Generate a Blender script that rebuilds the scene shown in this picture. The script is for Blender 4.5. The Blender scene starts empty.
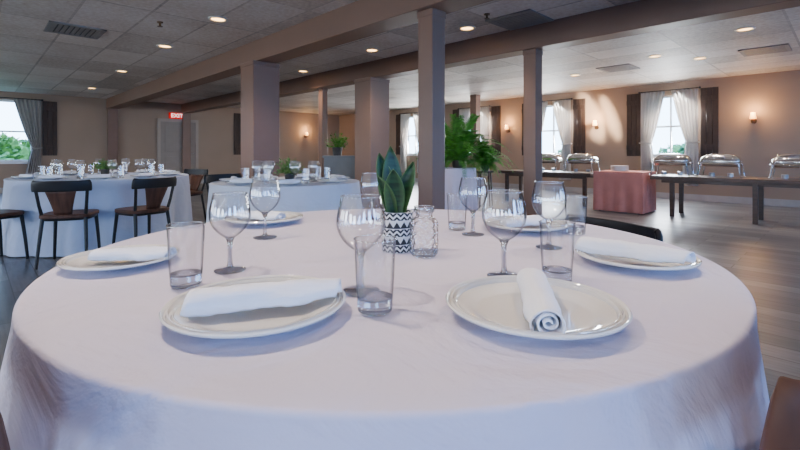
import bpy, bmesh, math, random
from math import sin, cos, pi, radians, atan2, sqrt, tan
from mathutils import Vector, Matrix
random.seed(7)
SC = bpy.context.scene
COL = SC.collection
F = 440.0; HY = 152.0; CAMZ = 1.045; TZ = 0.76; CEIL = 2.6

# ---------------------------------------------------------------- helpers
class MB:
    def __init__(s): s.v = []; s.f = []
    def add(s, vs, fs, M=None):
        o = len(s.v)
        for p in vs:
            p = Vector(p)
            s.v.append(tuple(M @ p) if M else tuple(p))
        for f in fs: s.f.append(tuple(i + o for i in f))
        return s
    def box(s, cx, cy, cz, sx, sy, sz, rz=0.0, M=None):
        vs = []
        for dz in (-.5, .5):
            for dx, dy in ((-.5, -.5), (.5, -.5), (.5, .5), (-.5, .5)):
                x, y = dx * sx, dy * sy
                vs.append((cx + x * cos(rz) - y * sin(rz), cy + x * sin(rz) + y * cos(rz), cz + dz * sz))
        fs = [(3, 2, 1, 0), (4, 5, 6, 7), (0, 1, 5, 4), (1, 2, 6, 5), (2, 3, 7, 6), (3, 0, 4, 7)]
        return s.add(vs, fs, M)
    def span(s, x0, x1, y0, y1, z0, z1):
        return s.box((x0 + x1) / 2, (y0 + y1) / 2, (z0 + z1) / 2, abs(x1 - x0), abs(y1 - y0), abs(z1 - z0))
    def tube(s, pts, r, n=8):
        pts = [Vector(p) for p in pts]
        rs = r if isinstance(r, (list, tuple)) else [r] * len(pts)
        vs = []; fs = []
        prev = None
        for i, p in enumerate(pts):
            t = (pts[min(i + 1, len(pts) - 1)] - pts[max(i - 1, 0)]).normalized()
            if prev is None:
                a = Vector((0, 0, 1)) if abs(t.z) < .9 else Vector((1, 0, 0))
                nn = t.cross(a).normalized()
            else:
                nn = (prev - t * prev.dot(t)).normalized()
            prev = nn; bb = t.cross(nn)
            for k in range(n):
                a = 2 * pi * k / n
                vs.append(p + (nn * cos(a) + bb * sin(a)) * rs[i])
        for i in range(len(pts) - 1):
            for k in range(n):
                k2 = (k + 1) % n
                fs.append((i * n + k, i * n + k2, (i + 1) * n + k2, (i + 1) * n + k))
        fs.append(tuple(range(n - 1, -1, -1))); b = (len(pts) - 1) * n
        fs.append(tuple(range(b, b + n)))
        return s.add(vs, fs)
    def lathe(s, prof, n=32, c=(0, 0, 0), closed=False, fn=None):
        vs = []; rows = []
        for r, z in prof:
            if r < 1e-6:
                rows.append([len(vs)]); vs.append((c[0], c[1], c[2] + z))
            else:
                row = []
                for k in range(n):
                    a = 2 * pi * k / n
                    rr = r + (fn(a, z, r) if fn else 0)
                    row.append(len(vs)); vs.append((c[0] + rr * cos(a), c[1] + rr * sin(a), c[2] + z))
                rows.append(row)
        fs = []
        pairs = list(zip(rows[:-1], rows[1:]))
        if closed: pairs.append((rows[-1], rows[0]))
        for A, B in pairs:
            if len(A) == 1 and len(B) == 1: continue
            for k in range(n):
                k2 = (k + 1) % n
                if len(A) == 1: fs.append((A[0], B[k2], B[k]))
                elif len(B) == 1: fs.append((A[k], A[k2], B[0]))
                else: fs.append((A[k], A[k2], B[k2], B[k]))
        return s.add(vs, fs)
    def prism(s, poly, z0, z1, M=None):
        n = len(poly)
        vs = [(x, y, z0) for x, y in poly] + [(x, y, z1) for x, y in poly]
        fs = [tuple(range(n - 1, -1, -1)), tuple(range(n, 2 * n))]
        for k in range(n):
            k2 = (k + 1) % n; fs.append((k, k2, n + k2, n + k))
        return s.add(vs, fs, M)
    def sheet(s, rows, M=None, wrap=False):
        m = len(rows[0]); vs = [p for r in rows for p in r]; fs = []
        for i in range(len(rows) - 1):
            for k in range(m if wrap else m - 1):
                k2 = (k + 1) % m
                fs.append((i * m + k, i * m + k2, (i + 1) * m + k2, (i + 1) * m + k))
        return s.add(vs, fs, M)
    def mesh(s, name, recalc=True, smooth=35):
        me = bpy.data.meshes.new(name); me.from_pydata(s.v, [], s.f)
        if recalc:
            bm = bmesh.new(); bm.from_mesh(me)
            bmesh.ops.recalc_face_normals(bm, faces=bm.faces); bm.to_mesh(me); bm.free()
        if smooth:
            me.polygons.foreach_set('use_smooth', [True] * len(me.polygons))
            me.set_sharp_from_angle(angle=radians(smooth))
        me.update(); return me
    def build(s, name, mat, parent=None, loc=(0, 0, 0), rz=0, recalc=True, smooth=35, bevel=0, solid=0, sub=0):
        me = s.mesh(name, recalc, smooth); me.materials.append(mat)
        o = bpy.data.objects.new(name, me); COL.objects.link(o)
        o.location = loc; o.rotation_euler = (0, 0, rz)
        if parent: o.parent = parent
        if solid:
            m = o.modifiers.new('solid', 'SOLIDIFY'); m.thickness = solid; m.offset = 0
        if bevel:
            m = o.modifiers.new('bevel', 'BEVEL'); m.width = bevel; m.segments = 2; m.limit_method = 'ANGLE'; m.angle_limit = radians(40)
        if sub:
            m = o.modifiers.new('sub', 'SUBSURF'); m.levels = sub; m.render_levels = sub
        return o

def tag(o, label=None, cat=None, group=None, kind=None):
    if label: o['label'] = label
    if cat: o['category'] = cat
    if group: o['group'] = group
    if kind: o['kind'] = kind
    return o
def empty(name, loc=(0, 0, 0), rz=0):
    o = bpy.data.objects.new(name, None); COL.objects.link(o)
    o.empty_display_size = .1; o.location = loc; o.rotation_euler = (0, 0, rz); return o
def copy_tree(o, parent=None):
    c = o.copy(); COL.objects.link(c)
    c.parent = parent
    for ch in list(o.children): copy_tree(ch, c)
    return c
USED = set()
def place(proto, loc, rz=0, label=None, cat=None, group=None, sc=1.0):
    if proto.name in USED: o = copy_tree(proto)
    else: USED.add(proto.name); o = proto
    o.location = loc; o.rotation_euler = (0, 0, rz); o.scale = (sc, sc, sc)
    if 'group' in o.keys() and not group: del o['group']
    tag(o, label, cat, group); return o

# plane un-projection (where photo points stand in the room)
def on_plane(px, py, z):
    Y = F * (CAMZ - z) / (py - HY); return ((px - 400) / F * Y, Y, z)
def T(px, py): return on_plane(px, py, TZ)

# room frame
ANG = math.atan(430 / 440.0)
U = Vector((-sin(ANG), cos(ANG))); A_ = -U; N_ = Vector((cos(ANG), sin(ANG))); B_ = -N_
P0 = Vector((7.56, 8.30)); K = P0 + U * 14.5
TH = atan2(A_.y, A_.x)
KL = (K.x, K.y, 0)
def R(al, be, z=0):
    p = K + A_ * al + B_ * be; return (p.x, p.y, z)
def al_of_px(px):           # on the right wall (beta = 0)
    k = (px - 400) / F; d = A_
    return (k * K.y - K.x) / (d.x - k * d.y)
def be_of_px(px):           # on the back wall (alpha = 0)
    k = (px - 400) / F
    return (k * K.y - K.x) / (B_.x - k * B_.y)

# ---------------------------------------------------------------- materials
def newmat(name):
    m = bpy.data.materials.new(name); m.use_nodes = True
    nt = m.node_tree; b = nt.nodes['Principled BSDF']; return m, nt, b
def nd(nt, t, **kw):
    n = nt.nodes.new(t)
    for k, v in kw.items(): setattr(n, k, v)
    return n
def pmat(name, col, rough=.5, metal=0, var=.08, scale=6, bump=0, bscale=60, coat=0, sheen=0, emis=0, ecol=None, spec=.5, stretch=None, sub=0):
    m, nt, b = newmat(name); L = nt.links
    tc = nd(nt, 'ShaderNodeTexCoord')
    vec = tc.outputs['Object']
    if stretch:
        mp = nd(nt, 'ShaderNodeMapping'); mp.inputs['Scale'].default_value = stretch
        L.new(vec, mp.inputs['Vector']); vec = mp.outputs['Vector']
    n = nd(nt, 'ShaderNodeTexNoise'); n.inputs['Scale'].default_value = scale; n.inputs['Detail'].default_value = 5
    L.new(vec, n.inputs['Vector'])
    r = nd(nt, 'ShaderNodeValToRGB')
    r.color_ramp.elements[0].position = .3; r.color_ramp.elements[1].position = .7
    r.color_ramp.elements[0].color = tuple(max(0, c * (1 - var)) for c in col) + (1,)
    r.color_ramp.elements[1].color = tuple(min(1, c * (1 + var)) for c in col) + (1,)
    L.new(n.outputs['Fac'], r.inputs['Fac']); L.new(r.outputs['Color'], b.inputs['Base Color'])
    b.inputs['Roughness'].default_value = rough; b.inputs['Metallic'].default_value = metal
    b.inputs['Coat Weight'].default_value = coat; b.inputs['Sheen Weight'].default_value = sheen
    b.inputs['Specular IOR Level'].default_value = spec
    if emis:
        b.inputs['Emission Color'].default_value = (ecol or col) + (1,); b.inputs['Emission Strength'].default_value = emis
    if bump:
        n2 = nd(nt, 'ShaderNodeTexNoise'); n2.inputs['Scale'].default_value = bscale; n2.inputs['Detail'].default_value = 4
        L.new(vec, n2.inputs['Vector'])
        bp = nd(nt, 'ShaderNodeBump'); bp.inputs['Strength'].default_value = bump; bp.inputs['Distance'].default_value = .01
        L.new(n2.outputs['Fac'], bp.inputs['Height']); L.new(bp.outputs['Normal'], b.inputs['Normal'])
    return m
def translucent(name, col, fac=.4):
    m = pmat(name, col, .9, var=.05, bump=.15, bscale=90); nt = m.node_tree; L = nt.links
    b = nt.nodes['Principled BSDF']; out = nt.nodes['Material Output']
    t = nd(nt, 'ShaderNodeBsdfTranslucent'); t.inputs['Color'].default_value = col + (1,)
    mx = nd(nt, 'ShaderNodeMixShader'); mx.inputs['Fac'].default_value = fac
    L.new(b.outputs[0], mx.inputs[1]); L.new(t.outputs[0], mx.inputs[2]); L.new(mx.outputs[0], out.inputs['Surface'])
    return m
def thinglass(name, edge=(.008, .010, .012), start=.46, bump=0, bscale=80, bdist=.006, gain=.95, f0=.17):
    # thin sheet of clear glass: transparent, darkening toward grazing edges, Schlick reflections on both faces
    m = bpy.data.materials.new(name); m.use_nodes = True; nt = m.node_tree; L = nt.links
    nt.nodes.remove(nt.nodes['Principled BSDF']); out = nt.nodes['Material Output']
    lw = nd(nt, 'ShaderNodeLayerWeight'); lw.inputs['Blend'].default_value = .5
    r = nd(nt, 'ShaderNodeValToRGB'); r.color_ramp.elements[0].position = start; r.color_ramp.elements[0].color = (1, 1, 1, 1)
    r.color_ramp.elements[1].position = .92; r.color_ramp.elements[1].color = edge + (1,)
    L.new(lw.outputs['Facing'], r.inputs['Fac'])
    t = nd(nt, 'ShaderNodeBsdfTransparent'); L.new(r.outputs['Color'], t.inputs['Color'])
    g = nd(nt, 'ShaderNodeBsdfGlossy'); g.inputs['Roughness'].default_value = .01; g.inputs['Color'].default_value = (1, 1, 1, 1)
    pw = nd(nt, 'ShaderNodeMath', operation='POWER'); pw.inputs[1].default_value = 5; L.new(lw.outputs['Facing'], pw.inputs[0])
    mu = nd(nt, 'ShaderNodeMath', operation='MULTIPLY_ADD'); mu.inputs[1].default_value = gain; mu.inputs[2].default_value = f0; mu.use_clamp = True
    L.new(pw.outputs[0], mu.inputs[0])
    mx = nd(nt, 'ShaderNodeMixShader'); L.new(mu.outputs[0], mx.inputs['Fac'])
    L.new(t.outputs[0], mx.inputs[1]); L.new(g.outputs[0], mx.inputs[2]); L.new(mx.outputs[0], out.inputs['Surface'])
    if bump:
        tc = nd(nt, 'ShaderNodeTexCoord'); n2 = nd(nt, 'ShaderNodeTexVoronoi'); n2.inputs['Scale'].default_value = bscale
        L.new(tc.outputs['Object'], n2.inputs['Vector'])
        bp = nd(nt, 'ShaderNodeBump'); bp.inputs['Strength'].default_value = bump; bp.inputs['Distance'].default_value = bdist
        L.new(n2.outputs['Distance'], bp.inputs['Height'])
        for q in (g, lw): L.new(bp.outputs['Normal'], q.inputs['Normal'])
    return m
def glassmat(name, tr=.35, rough=0.0, tint=(1, 1, 1)):
    m = bpy.data.materials.new(name); m.use_nodes = True; nt = m.node_tree; L = nt.links
    nt.nodes.remove(nt.nodes['Principled BSDF']); out = nt.nodes['Material Output']
    g = nd(nt, 'ShaderNodeBsdfGlass'); g.inputs['IOR'].default_value = 1.5; g.inputs['Roughness'].default_value = rough
    g.inputs['Color'].default_value = tint + (1,)
    t = nd(nt, 'ShaderNodeBsdfTransparent'); t.inputs['Color'].default_value = tint + (1,)
    mx = nd(nt, 'ShaderNodeMixShader'); mx.inputs['Fac'].default_value = tr
    L.new(g.outputs[0], mx.inputs[1]); L.new(t.outputs[0], mx.inputs[2]); L.new(mx.outputs[0], out.inputs['Surface'])
    return m
def floor_mat():
    m, nt, b = newmat('floor_planks'); L = nt.links
    tc = nd(nt, 'ShaderNodeTexCoord')
    br = nd(nt, 'ShaderNodeTexBrick'); br.offset = .37
    br.inputs['Scale'].default_value = 1; br.inputs['Brick Width'].default_value = 1.2; br.inputs['Row Height'].default_value = .18
    br.inputs['Mortar Size'].default_value = .004; br.inputs['Bias'].default_value = 0
    br.inputs['Color1'].default_value = (.076, .078, .084, 1); br.inputs['Color2'].default_value = (.175, .176, .184, 1); br.inputs['Mortar'].default_value = (.03, .03, .032, 1)
    L.new(tc.outputs['Object'], br.inputs['Vector'])
    mp = nd(nt, 'ShaderNodeMapping'); mp.inputs['Scale'].default_value = (1.5, 14, 1); L.new(tc.outputs['Object'], mp.inputs['Vector'])
    n = nd(nt, 'ShaderNodeTexNoise'); n.inputs['Scale'].default_value = 2.5; n.inputs['Detail'].default_value = 6; L.new(mp.outputs[0], n.inputs['Vector'])
    mx = nd(nt, 'ShaderNodeMix', data_type='RGBA', blend_type='OVERLAY'); mx.inputs[0].default_value = .7
    L.new(br.outputs['Color'], mx.inputs[6]); L.new(n.outputs['Fac'], mx.inputs[7]); L.new(mx.outputs[2], b.inputs['Base Color'])
    b.inputs['Roughness'].default_value = .33
    return m
def ceil_mat():
    m, nt, b = newmat('ceiling_tiles'); L = nt.links
    tc = nd(nt, 'ShaderNodeTexCoord')
    br = nd(nt, 'ShaderNodeTexBrick'); br.offset = 0
    br.inputs['Scale'].default_value = 1; br.inputs['Brick Width'].default_value = 1.22; br.inputs['Row Height'].default_value = .61
    br.inputs['Mortar Size'].default_value = .014; br.inputs['Bias'].default_value = -.1
    br.inputs['Color1'].default_value = (.53, .465, .415, 1); br.inputs['Color2'].default_value = (.80, .73, .67, 1); br.inputs['Mortar'].default_value = (.46, .405, .365, 1)
    L.new(tc.outputs['Object'], br.inputs['Vector'])
    n = nd(nt, 'ShaderNodeTexNoise'); n.inputs['Scale'].default_value = 22; n.inputs['Detail'].default_value = 8; L.new(tc.outputs['Object'], n.inputs['Vector'])
    mx = nd(nt, 'ShaderNodeMix', data_type='RGBA', blend_type='OVERLAY'); mx.inputs[0].default_value = .55
    L.new(br.outputs['Color'], mx.inputs[6]); L.new(n.outputs['Fac'], mx.inputs[7])
    n3 = nd(nt, 'ShaderNodeTexNoise'); n3.inputs['Scale'].default_value = .9; n3.inputs['Detail'].default_value = 3; L.new(tc.outputs['Object'], n3.inputs['Vector'])
    m3 = nd(nt, 'ShaderNodeMix', data_type='RGBA', blend_type='OVERLAY'); m3.inputs[0].default_value = .6
    L.new(mx.outputs[2], m3.inputs[6]); L.new(n3.outputs['Fac'], m3.inputs[7]); L.new(m3.outputs[2], b.inputs['Base Color'])
    bp = nd(nt, 'ShaderNodeBump'); bp.inputs['Strength'].default_value = .5; bp.inputs['Distance'].default_value = .01
    L.new(n.outputs['Fac'], bp.inputs['Height']); L.new(bp.outputs['Normal'], b.inputs['Normal'])
    b.inputs['Roughness'].default_value = .6
    return m
def pot_mat():
    m, nt, b = newmat('geometric_pot'); L = nt.links
    tc = nd(nt, 'ShaderNodeTexCoord'); sp = nd(nt, 'ShaderNodeSeparateXYZ'); L.new(tc.outputs['Object'], sp.inputs[0])
    def mt(op, a, bb=None):
        n = nd(nt, 'ShaderNodeMath', operation=op)
        for i, q in enumerate((a, bb)):
            if q is None: continue
            if isinstance(q, (int, float)): n.inputs[i].default_value = q
            else: L.new(q, n.inputs[i])
        return n.outputs[0]
    an = mt('ARCTAN2', sp.outputs['Y'], sp.outputs['X'])
    zig = mt('PINGPONG', mt('MULTIPLY', an, 14 / pi), 1.0)
    v = mt('MULTIPLY', sp.outputs['Z'], 44)
    f = mt('FRACT', v); odd = mt('GREATER_THAN', mt('FRACT', mt('MULTIPLY', mt('FLOOR', v), .5)), .25)
    z1 = mt('LESS_THAN', mt('ABSOLUTE', mt('SUBTRACT', mt('FRACT', mt('SUBTRACT', mt('MULTIPLY', f, 1.6), mt('MULTIPLY', zig, .7))), .5)), .24)
    z2 = mt('GREATER_THAN', f, mt('ADD', mt('MULTIPLY', zig, .7), .2))
    sel = nd(nt, 'ShaderNodeMix'); L.new(odd, sel.inputs[0]); L.new(z1, sel.inputs[2]); L.new(z2, sel.inputs[3])
    w = mt('MAXIMUM', sel.outputs[0], mt('LESS_THAN', f, .08))
    r = nd(nt, 'ShaderNodeMix', data_type='RGBA'); r.inputs[6].default_value = (.010, .010, .012, 1); r.inputs[7].default_value = (.80, .78, .77, 1)
    L.new(w, r.inputs[0]); L.new(r.outputs[2], b.inputs['Base Color']); b.inputs['Roughness'].default_value = .4
    return m
def cloth_mat(name, col):
    # woven cloth with soft fold creases
    m = pmat(name, col, .8, var=.02, scale=3, sheen=.05); nt = m.node_tree; L = nt.links; b = nt.nodes['Principled BSDF']
    tc = nd(nt, 'ShaderNodeTexCoord')
    n1 = nd(nt, 'ShaderNodeTexNoise'); n1.inputs['Scale'].default_value = 3.4; n1.inputs['Detail'].default_value = 5; n1.inputs['Distortion'].default_value = 1.2
    n2 = nd(nt, 'ShaderNodeTexNoise'); n2.inputs['Scale'].default_value = 240; n2.inputs['Detail'].default_value = 2
    L.new(tc.outputs['Object'], n1.inputs['Vector']); L.new(tc.outputs['Object'], n2.inputs['Vector'])
    b1 = nd(nt, 'ShaderNodeBump'); b1.inputs['Strength'].default_value = .75; b1.inputs['Distance'].default_value = .04; L.new(n1.outputs['Fac'], b1.inputs['Height'])
    b2 = nd(nt, 'ShaderNodeBump'); b2.inputs['Strength'].default_value = .15; b2.inputs['Distance'].default_value = .002; L.new(n2.outputs['Fac'], b2.inputs['Height'])
    L.new(b1.outputs[0], b2.inputs['Normal']); L.new(b2.outputs[0], b.inputs['Normal'])
    return m
def leaf_mat():
    m = pmat('dark_snake_leaf', (.007, .036, .011), .40, var=.65, scale=30, spec=.35, stretch=(.5, .5, 3)); nt = m.node_tree; L = nt.links; b = nt.nodes['Principled BSDF']
    at = nd(nt, 'ShaderNodeAttribute'); at.attribute_name = 'edge'
    mx = nd(nt, 'ShaderNodeMix', data_type='RGBA'); src = b.inputs['Base Color'].links[0].from_socket
    L.new(at.outputs['Fac'], mx.inputs[0]); L.new(src, mx.inputs[6]); mx.inputs[7].default_value = (.06, .13, .035, 1)
    L.new(mx.outputs[2], b.inputs['Base Color']); return m

M = {}
M['cloth'] = cloth_mat('white_tablecloth', (.635, .595, .745))
M['cloth_far'] = cloth_mat('white_cloth_far', (.53, .595, .76))  # same white cloth, with bluish shade put into its colour
M['cloth_mid'] = cloth_mat('white_cloth_mid', (.62, .64, .73))  # paler copy of the white cloth, cool shade tinted into the colour
M['napkin'] = pmat('napkin_linen', (.88, .885, .96), .85, var=.03, scale=20, bump=.75, bscale=42, sheen=.05, stretch=(.25, 1, 1))
M['pink'] = pmat('coral_cloth', (.52, .195, .155), .85, var=.1, scale=5, bump=.2, bscale=12)
M['porc'] = pmat('cream_porcelain', (.87, .855, .82), .05, var=.03, scale=4, coat=1.0)
M['glass'] = glassmat('clear_glass', .16)
M['rim'] = thinglass('bright_glass_rim', (.6, .6, .6), .6, gain=.6, f0=.45)
M['thin'] = thinglass('thin_clear_glass', bump=.15, bscale=38, bdist=.004)
M['tumb'] = thinglass('tumbler_glass', start=.42, f0=.15)
M['jar'] = thinglass('pressed_glass', (.06, .065, .065), .38, .9, 95, .006, .8, .13)
M['wall'] = pmat('tan_wall_paint', (.325, .228, .165), .8, var=.05, scale=1.2, bump=.08, bscale=90)
M['post'] = pmat('warm_brown_paint', (.205, .115, .080), .45, var=.05, scale=2, bump=.04)
M['beam'] = pmat('taupe_beam_paint', (.20, .115, .081), .5, var=.05, scale=2)
M['palepost'] = pmat('pale_taupe_paint', (.265, .168, .125), .55, var=.05, scale=2)
M['base'] = pmat('grey_baseboard', (.40, .36, .34), .5)
M['floor'] = floor_mat(); M['ceil'] = ceil_mat()
M['white'] = pmat('white_paint', (.80, .79, .77), .5, var=.03)
M['dtrim'] = pmat('beige_door_trim', (.36, .285, .23), .5, var=.03)
M['door'] = pmat('beige_door_paint', (.27, .215, .18), .5, var=.04)
M['black'] = pmat('black_metal', (.009, .008, .009), .4, metal=.3, var=.15)
M['wood'] = pmat('chair_brown_wood', (.085, .036, .022), .55, var=.35, scale=5, stretch=(6, 1, 1), spec=.3)
M['dwood'] = pmat('dark_buffet_wood', (.055, .024, .015), .4, var=.4, scale=4, stretch=(1, 8, 8), coat=.15)
M['shut'] = pmat('dark_barn_wood', (.042, .022, .015), .65, var=.4, scale=5, stretch=(6, 6, 1), bump=.2, bscale=25)
M['steel'] = pmat('polished_steel', (.78, .77, .76), .10, metal=1, var=.05)
M['curt'] = translucent('pale_beige_sheer', (.70, .655, .61), .42)
M['curtg'] = translucent('grey_curtain', (.42, .38, .36), .25)
M['leaf'] = leaf_mat()
M['fern'] = pmat('fern_green', (.08, .29, .028), .5, var=.55, scale=12)
M['sprig'] = pmat('sprig_green', (.11, .26, .045), .5, var=.5, scale=20)
M['bush'] = pmat('garden_green', (.13, .27, .05), .6, var=.5, scale=6)
M['soil'] = pmat('dark_soil', (.03, .02, .015), .95, var=.4, scale=60, bump=.6, bscale=120)
M['pot'] = pot_mat()
M['planter'] = pmat('slate_grey_paint', (.20, .215, .22), .6, var=.06)
M['clay'] = pmat('dark_pot', (.04, .035, .033), .5)
M['lamp'] = pmat('warm_lamp', (1, .75, .42), .5, emis=10, ecol=(1, .55, .16))
M['shade'] = pmat('sconce_shade', (1, .72, .42), .6, emis=5, ecol=(1, .42, .08))
M['brass'] = pmat('dark_bronze', (.14, .085, .045), .35, metal=.9)
M['red'] = pmat('exit_red', (.60, .004, .004), .6, emis=.42, ecol=(1, .0, .0), spec=.2)
M['exitw'] = pmat('exit_letters', (1, .80, .76), .4, emis=1.9, ecol=(1, .70, .66))
M['vent'] = pmat('vent_grey', (.27, .255, .245), .5, metal=.2)
M['plateW'] = pmat('white_plate', (.87, .86, .84), .3, coat=.2)
M['grass'] = pmat('outside_lawn', (.16, .24, .07), .9, var=.4, scale=3)
M['fuel'] = pmat('fuel_tin', (.30, .30, .32), .3, metal=.8)

# ---------------------------------------------------------------- the room
def struct(mb, name, mat, bevel=0, smooth=35):
    return tag(mb.build(name, mat, None, KL, TH, bevel=bevel, smooth=smooth), kind='structure')
AM, BM_ = 20.0, 18.0
struct(MB().span(0, AM, -BM_, 0, -.1, 0), 'floor', M['floor'])
struct(MB().span(-.2, AM + .2, -BM_ - .2, .2, CEIL, CEIL + .15), 'ceiling', M['ceil'])
def wall_x(lo, hi, y0, y1, ops):
    mb = MB(); x = lo
    for a, b, z0, z1 in sorted(ops):
        mb.span(x, a, y0, y1, 0, CEIL)
        if z0 > 0: mb.span(a, b, y0, y1, 0, z0)
        mb.span(a, b, y0, y1, z1, CEIL); x = b
    mb.span(x, hi, y0, y1, 0, CEIL); return mb
def wall_y(lo, hi, x0, x1, ops):
    mb = MB(); y = lo
    for a, b, z0, z1 in sorted(ops):
        mb.span(x0, x1, y, a, 0, CEIL)
        if z0 > 0: mb.span(x0, x1, a, b, 0, z0)
        mb.span(x0, x1, a, b, z1, CEIL); y = b
    mb.span(x0, x1, y, hi, 0, CEIL); return mb
WA = [14.5 - t for t in (2.17, 4.95, 7.45, 10.1)]
WW = .44; WZ0, WZ1 = .95, 2.32
struct(wall_x(-.2, AM, 0, .2, [(a - WW, a + WW, WZ0, WZ1) for a in WA]), 'wall_right', M['wall'])
LB0, LB1 = be_of_px(34), be_of_px(34) + 1.5
struct(wall_y(-BM_, 0, -.2, 0, [(-LB1, -LB0, .78, 2.4)]), 'wall_back', M['wall'])
FW = [(-17.4 + 2.9 * i + .55, -17.4 + 2.9 * i + 1.75) for i in range(6)]
struct(wall_y(-BM_, 0, AM, AM + .2, [(a, b, .9, 2.25) for a, b in FW]), 'wall_front', M['wall'])
LW = [(.8 + 3.2 * i, .8 + 3.2 * i + 1.5) for i in range(6)]
struct(wall_x(0, AM, -BM_ - .2, -BM_, [(a, b, .8, 2.3) for a, b in LW]), 'wall_left', M['wall'])
struct(MB().span(0, AM, -.02, 0, 0, .13), 'baseboard_right', M['base'])
DB0, DB1 = be_of_px(198), be_of_px(157)
struct(MB().span(0, .02, -BM_, -DB1 - .02, 0, .13).span(0, .02, -DB0 + .02, -.02, 0, .13), 'baseboard_back', M['base'])
# windows
for i, a in enumerate(WA):
    mb = MB(); f = .05
    for x0, x1, z0, z1 in ((a - WW, a - WW + f, WZ0, WZ1), (a + WW - f, a + WW, WZ0, WZ1), (a - WW, a + WW, WZ0, WZ0 + f), (a - WW, a + WW, WZ1 - f, WZ1), (a - WW, a + WW, 1.6, 1.64), (a - .015, a + .015, WZ0, WZ1)):
        mb.span(x0, x1, .06, .12, z0, z1)
    mb.span(a - WW - .04, a + WW + .04, -.05, .06, WZ0 - .04, WZ0)
    struct(mb, 'window_%d' % (i + 1), M['white'])
mb = MB(); f = .06
for y0, y1, z0, z1 in ((-LB1, -LB1 + f, .78, 2.4), (-LB0 - f, -LB0, .78, 2.4), (-LB1, -LB0, .78, .84), (-LB1, -LB0, 2.34, 2.4), (-LB1, -LB0, 1.56, 1.6), (-(LB0 + LB1) / 2 - .02, -(LB0 + LB1) / 2 + .02, .78, 2.4)):
    mb.span(-.14, -.06, y0, y1, z0, z1)
mb.span(-.06, .06, -LB1 - .05, -LB0 + .05, .74, .78)
struct(mb, 'window_5', M['white'])
# door
dw = MB()
for y0, y1, z0, z1 in ((-DB1, -DB1 + .09, 0, 2.1), (-DB0 - .09, -DB0, 0, 2.1), (-DB1, -DB0, 2.01, 2.10)): dw.span(0, .05, y0, y1, z0, z1)
struct(dw, 'trim_1', M['dtrim'])
dd = MB().span(0, .03, -DB1 + .09, -DB0 - .09, .01, 2.01)
for z0, z1 in ((.2, .9), (1.05, 1.9)): dd.span(.03, .04, -DB1 + .22, -DB0 - .22, z0, z1)
door = struct(dd, 'door_1', M['door'], bevel=.006)
MB().tube([(.03, -DB0 - .16, 1.0), (.09, -DB0 - .16, 1.0), (.09, -DB0 - .28, 1.0)], .012).build('door_handle', M['steel'], door)

# beams and columns
COL_B = Vector((.285, 3.98)); COL_C = Vector((1.66, 5.5))
def room_ab(p):
    d = p - K; return d.dot(A_), d.dot(B_)
aB, bB = room_ab(COL_B); aC, bC = room_ab(COL_C)
ZB = 2.31
struct(MB().span(0, AM, -bB - .15, -bB + .15, ZB, CEIL), 'trim_2', M['beam'], bevel=.008)
struct(MB().span(0, AM, -bC - .13, -bC + .13, ZB, CEIL), 'trim_3', M['beam'], bevel=.008)
struct(MB().span(0, .12, -bB - .12, -bB + .12, 0, ZB), 'trim_4', M['beam'])
struct(MB().span(0, .12, -bC - .12, -bC + .12, 0, ZB), 'trim_5', M['beam'])
def on_line(px, p):       # point on a line along the beams through p that sits at photo column px
    k = (px - 400) / F; t = (k * p.y - p.x) / (U.x - k * U.y); return p + U * t
def column(p, side, label, ztop=ZB, mat='post'):
    t = empty('column', (p.x, p.y, 0), TH); tag(t, label, 'column')
    MB().box(0, 0, ztop / 2, side, side, ztop).build('shaft', M[mat], t, bevel=.008)
    b = MB()
    s2 = side + .03
    b.box(0, 0, .07, s2, s2, .14).build('base', M[mat], t, bevel=.006)
    MB().box(0, 0, ztop - .03, side + .012, side + .012, .06).build('cap', M[mat], t, bevel=.006)
column(COL_B, .175, 'slim taupe-brown column nearest the foreground table, right behind the potted plant')
column(on_line(260, COL_B), .40, 'wide boxed taupe column behind the left-hand wine glasses')
column(COL_C, .17, 'slim brown column in front of the wooden buffet, right of the tall ferns')
column(on_line(372, COL_C), .43, 'wide pale boxed column behind the potted snake plant', mat='palepost')
column(on_line(323, COL_C), .13, 'thin brown post beside the grey planter cabinet')
column(Vector((2.05, 12.0)), .2, 'thin distant post rising behind the ferns', CEIL)

# ---------------------------------------------------------------- ceiling fittings
def cpt(px, py): return on_plane(px, py, CEIL)
def make_downlight():
    t = empty('ceiling_downlight')
    MB().lathe([(.075, -.004), (.085, -.012), (.105, -.008), (.11, 0), (.075, 0)], 28, closed=True).build('trim_ring', M['white'], t)
    MB().lathe([(0, -.003), (.075, -.003), (.075, -.001), (0, -.001)], 28).build('lens', M['lamp'], t)
    return t
DL = make_downlight()
dl = [(218, 19), (165, 46), (122, 71), (92, 88), (467, 28), (745, 29), (655, 56), (303, 71), (372, 50), (575, 75), (700, 58)]
dl_pts = [cpt(*p) for p in dl]
near = [(-.9, 1.2, CEIL), (1.2, 1.9, CEIL)]
dl_pts += near + [(.3, -1.0, CEIL), (-2.6, .8, CEIL), (3.6, 2.6, CEIL), (6, 4.2, CEIL)]
for i, p in enumerate(dl_pts):
    place(DL, (p[0], p[1], CEIL), 0, 'round recessed ceiling downlight glowing warm', 'ceiling light', 'recessed ceiling downlights')
    ld = bpy.data.lights.new('downlight_lamp', 'SPOT'); ld.energy = 150 if p in near else 80; ld.color = (1, .80, .63); ld.spot_size = radians(118); ld.spot_blend = .8; ld.shadow_soft_size = .04
    lo = bpy.data.objects.new('downlight_lamp', ld); COL.objects.link(lo); lo.location = (p[0], p[1], CEIL - .03)
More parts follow.
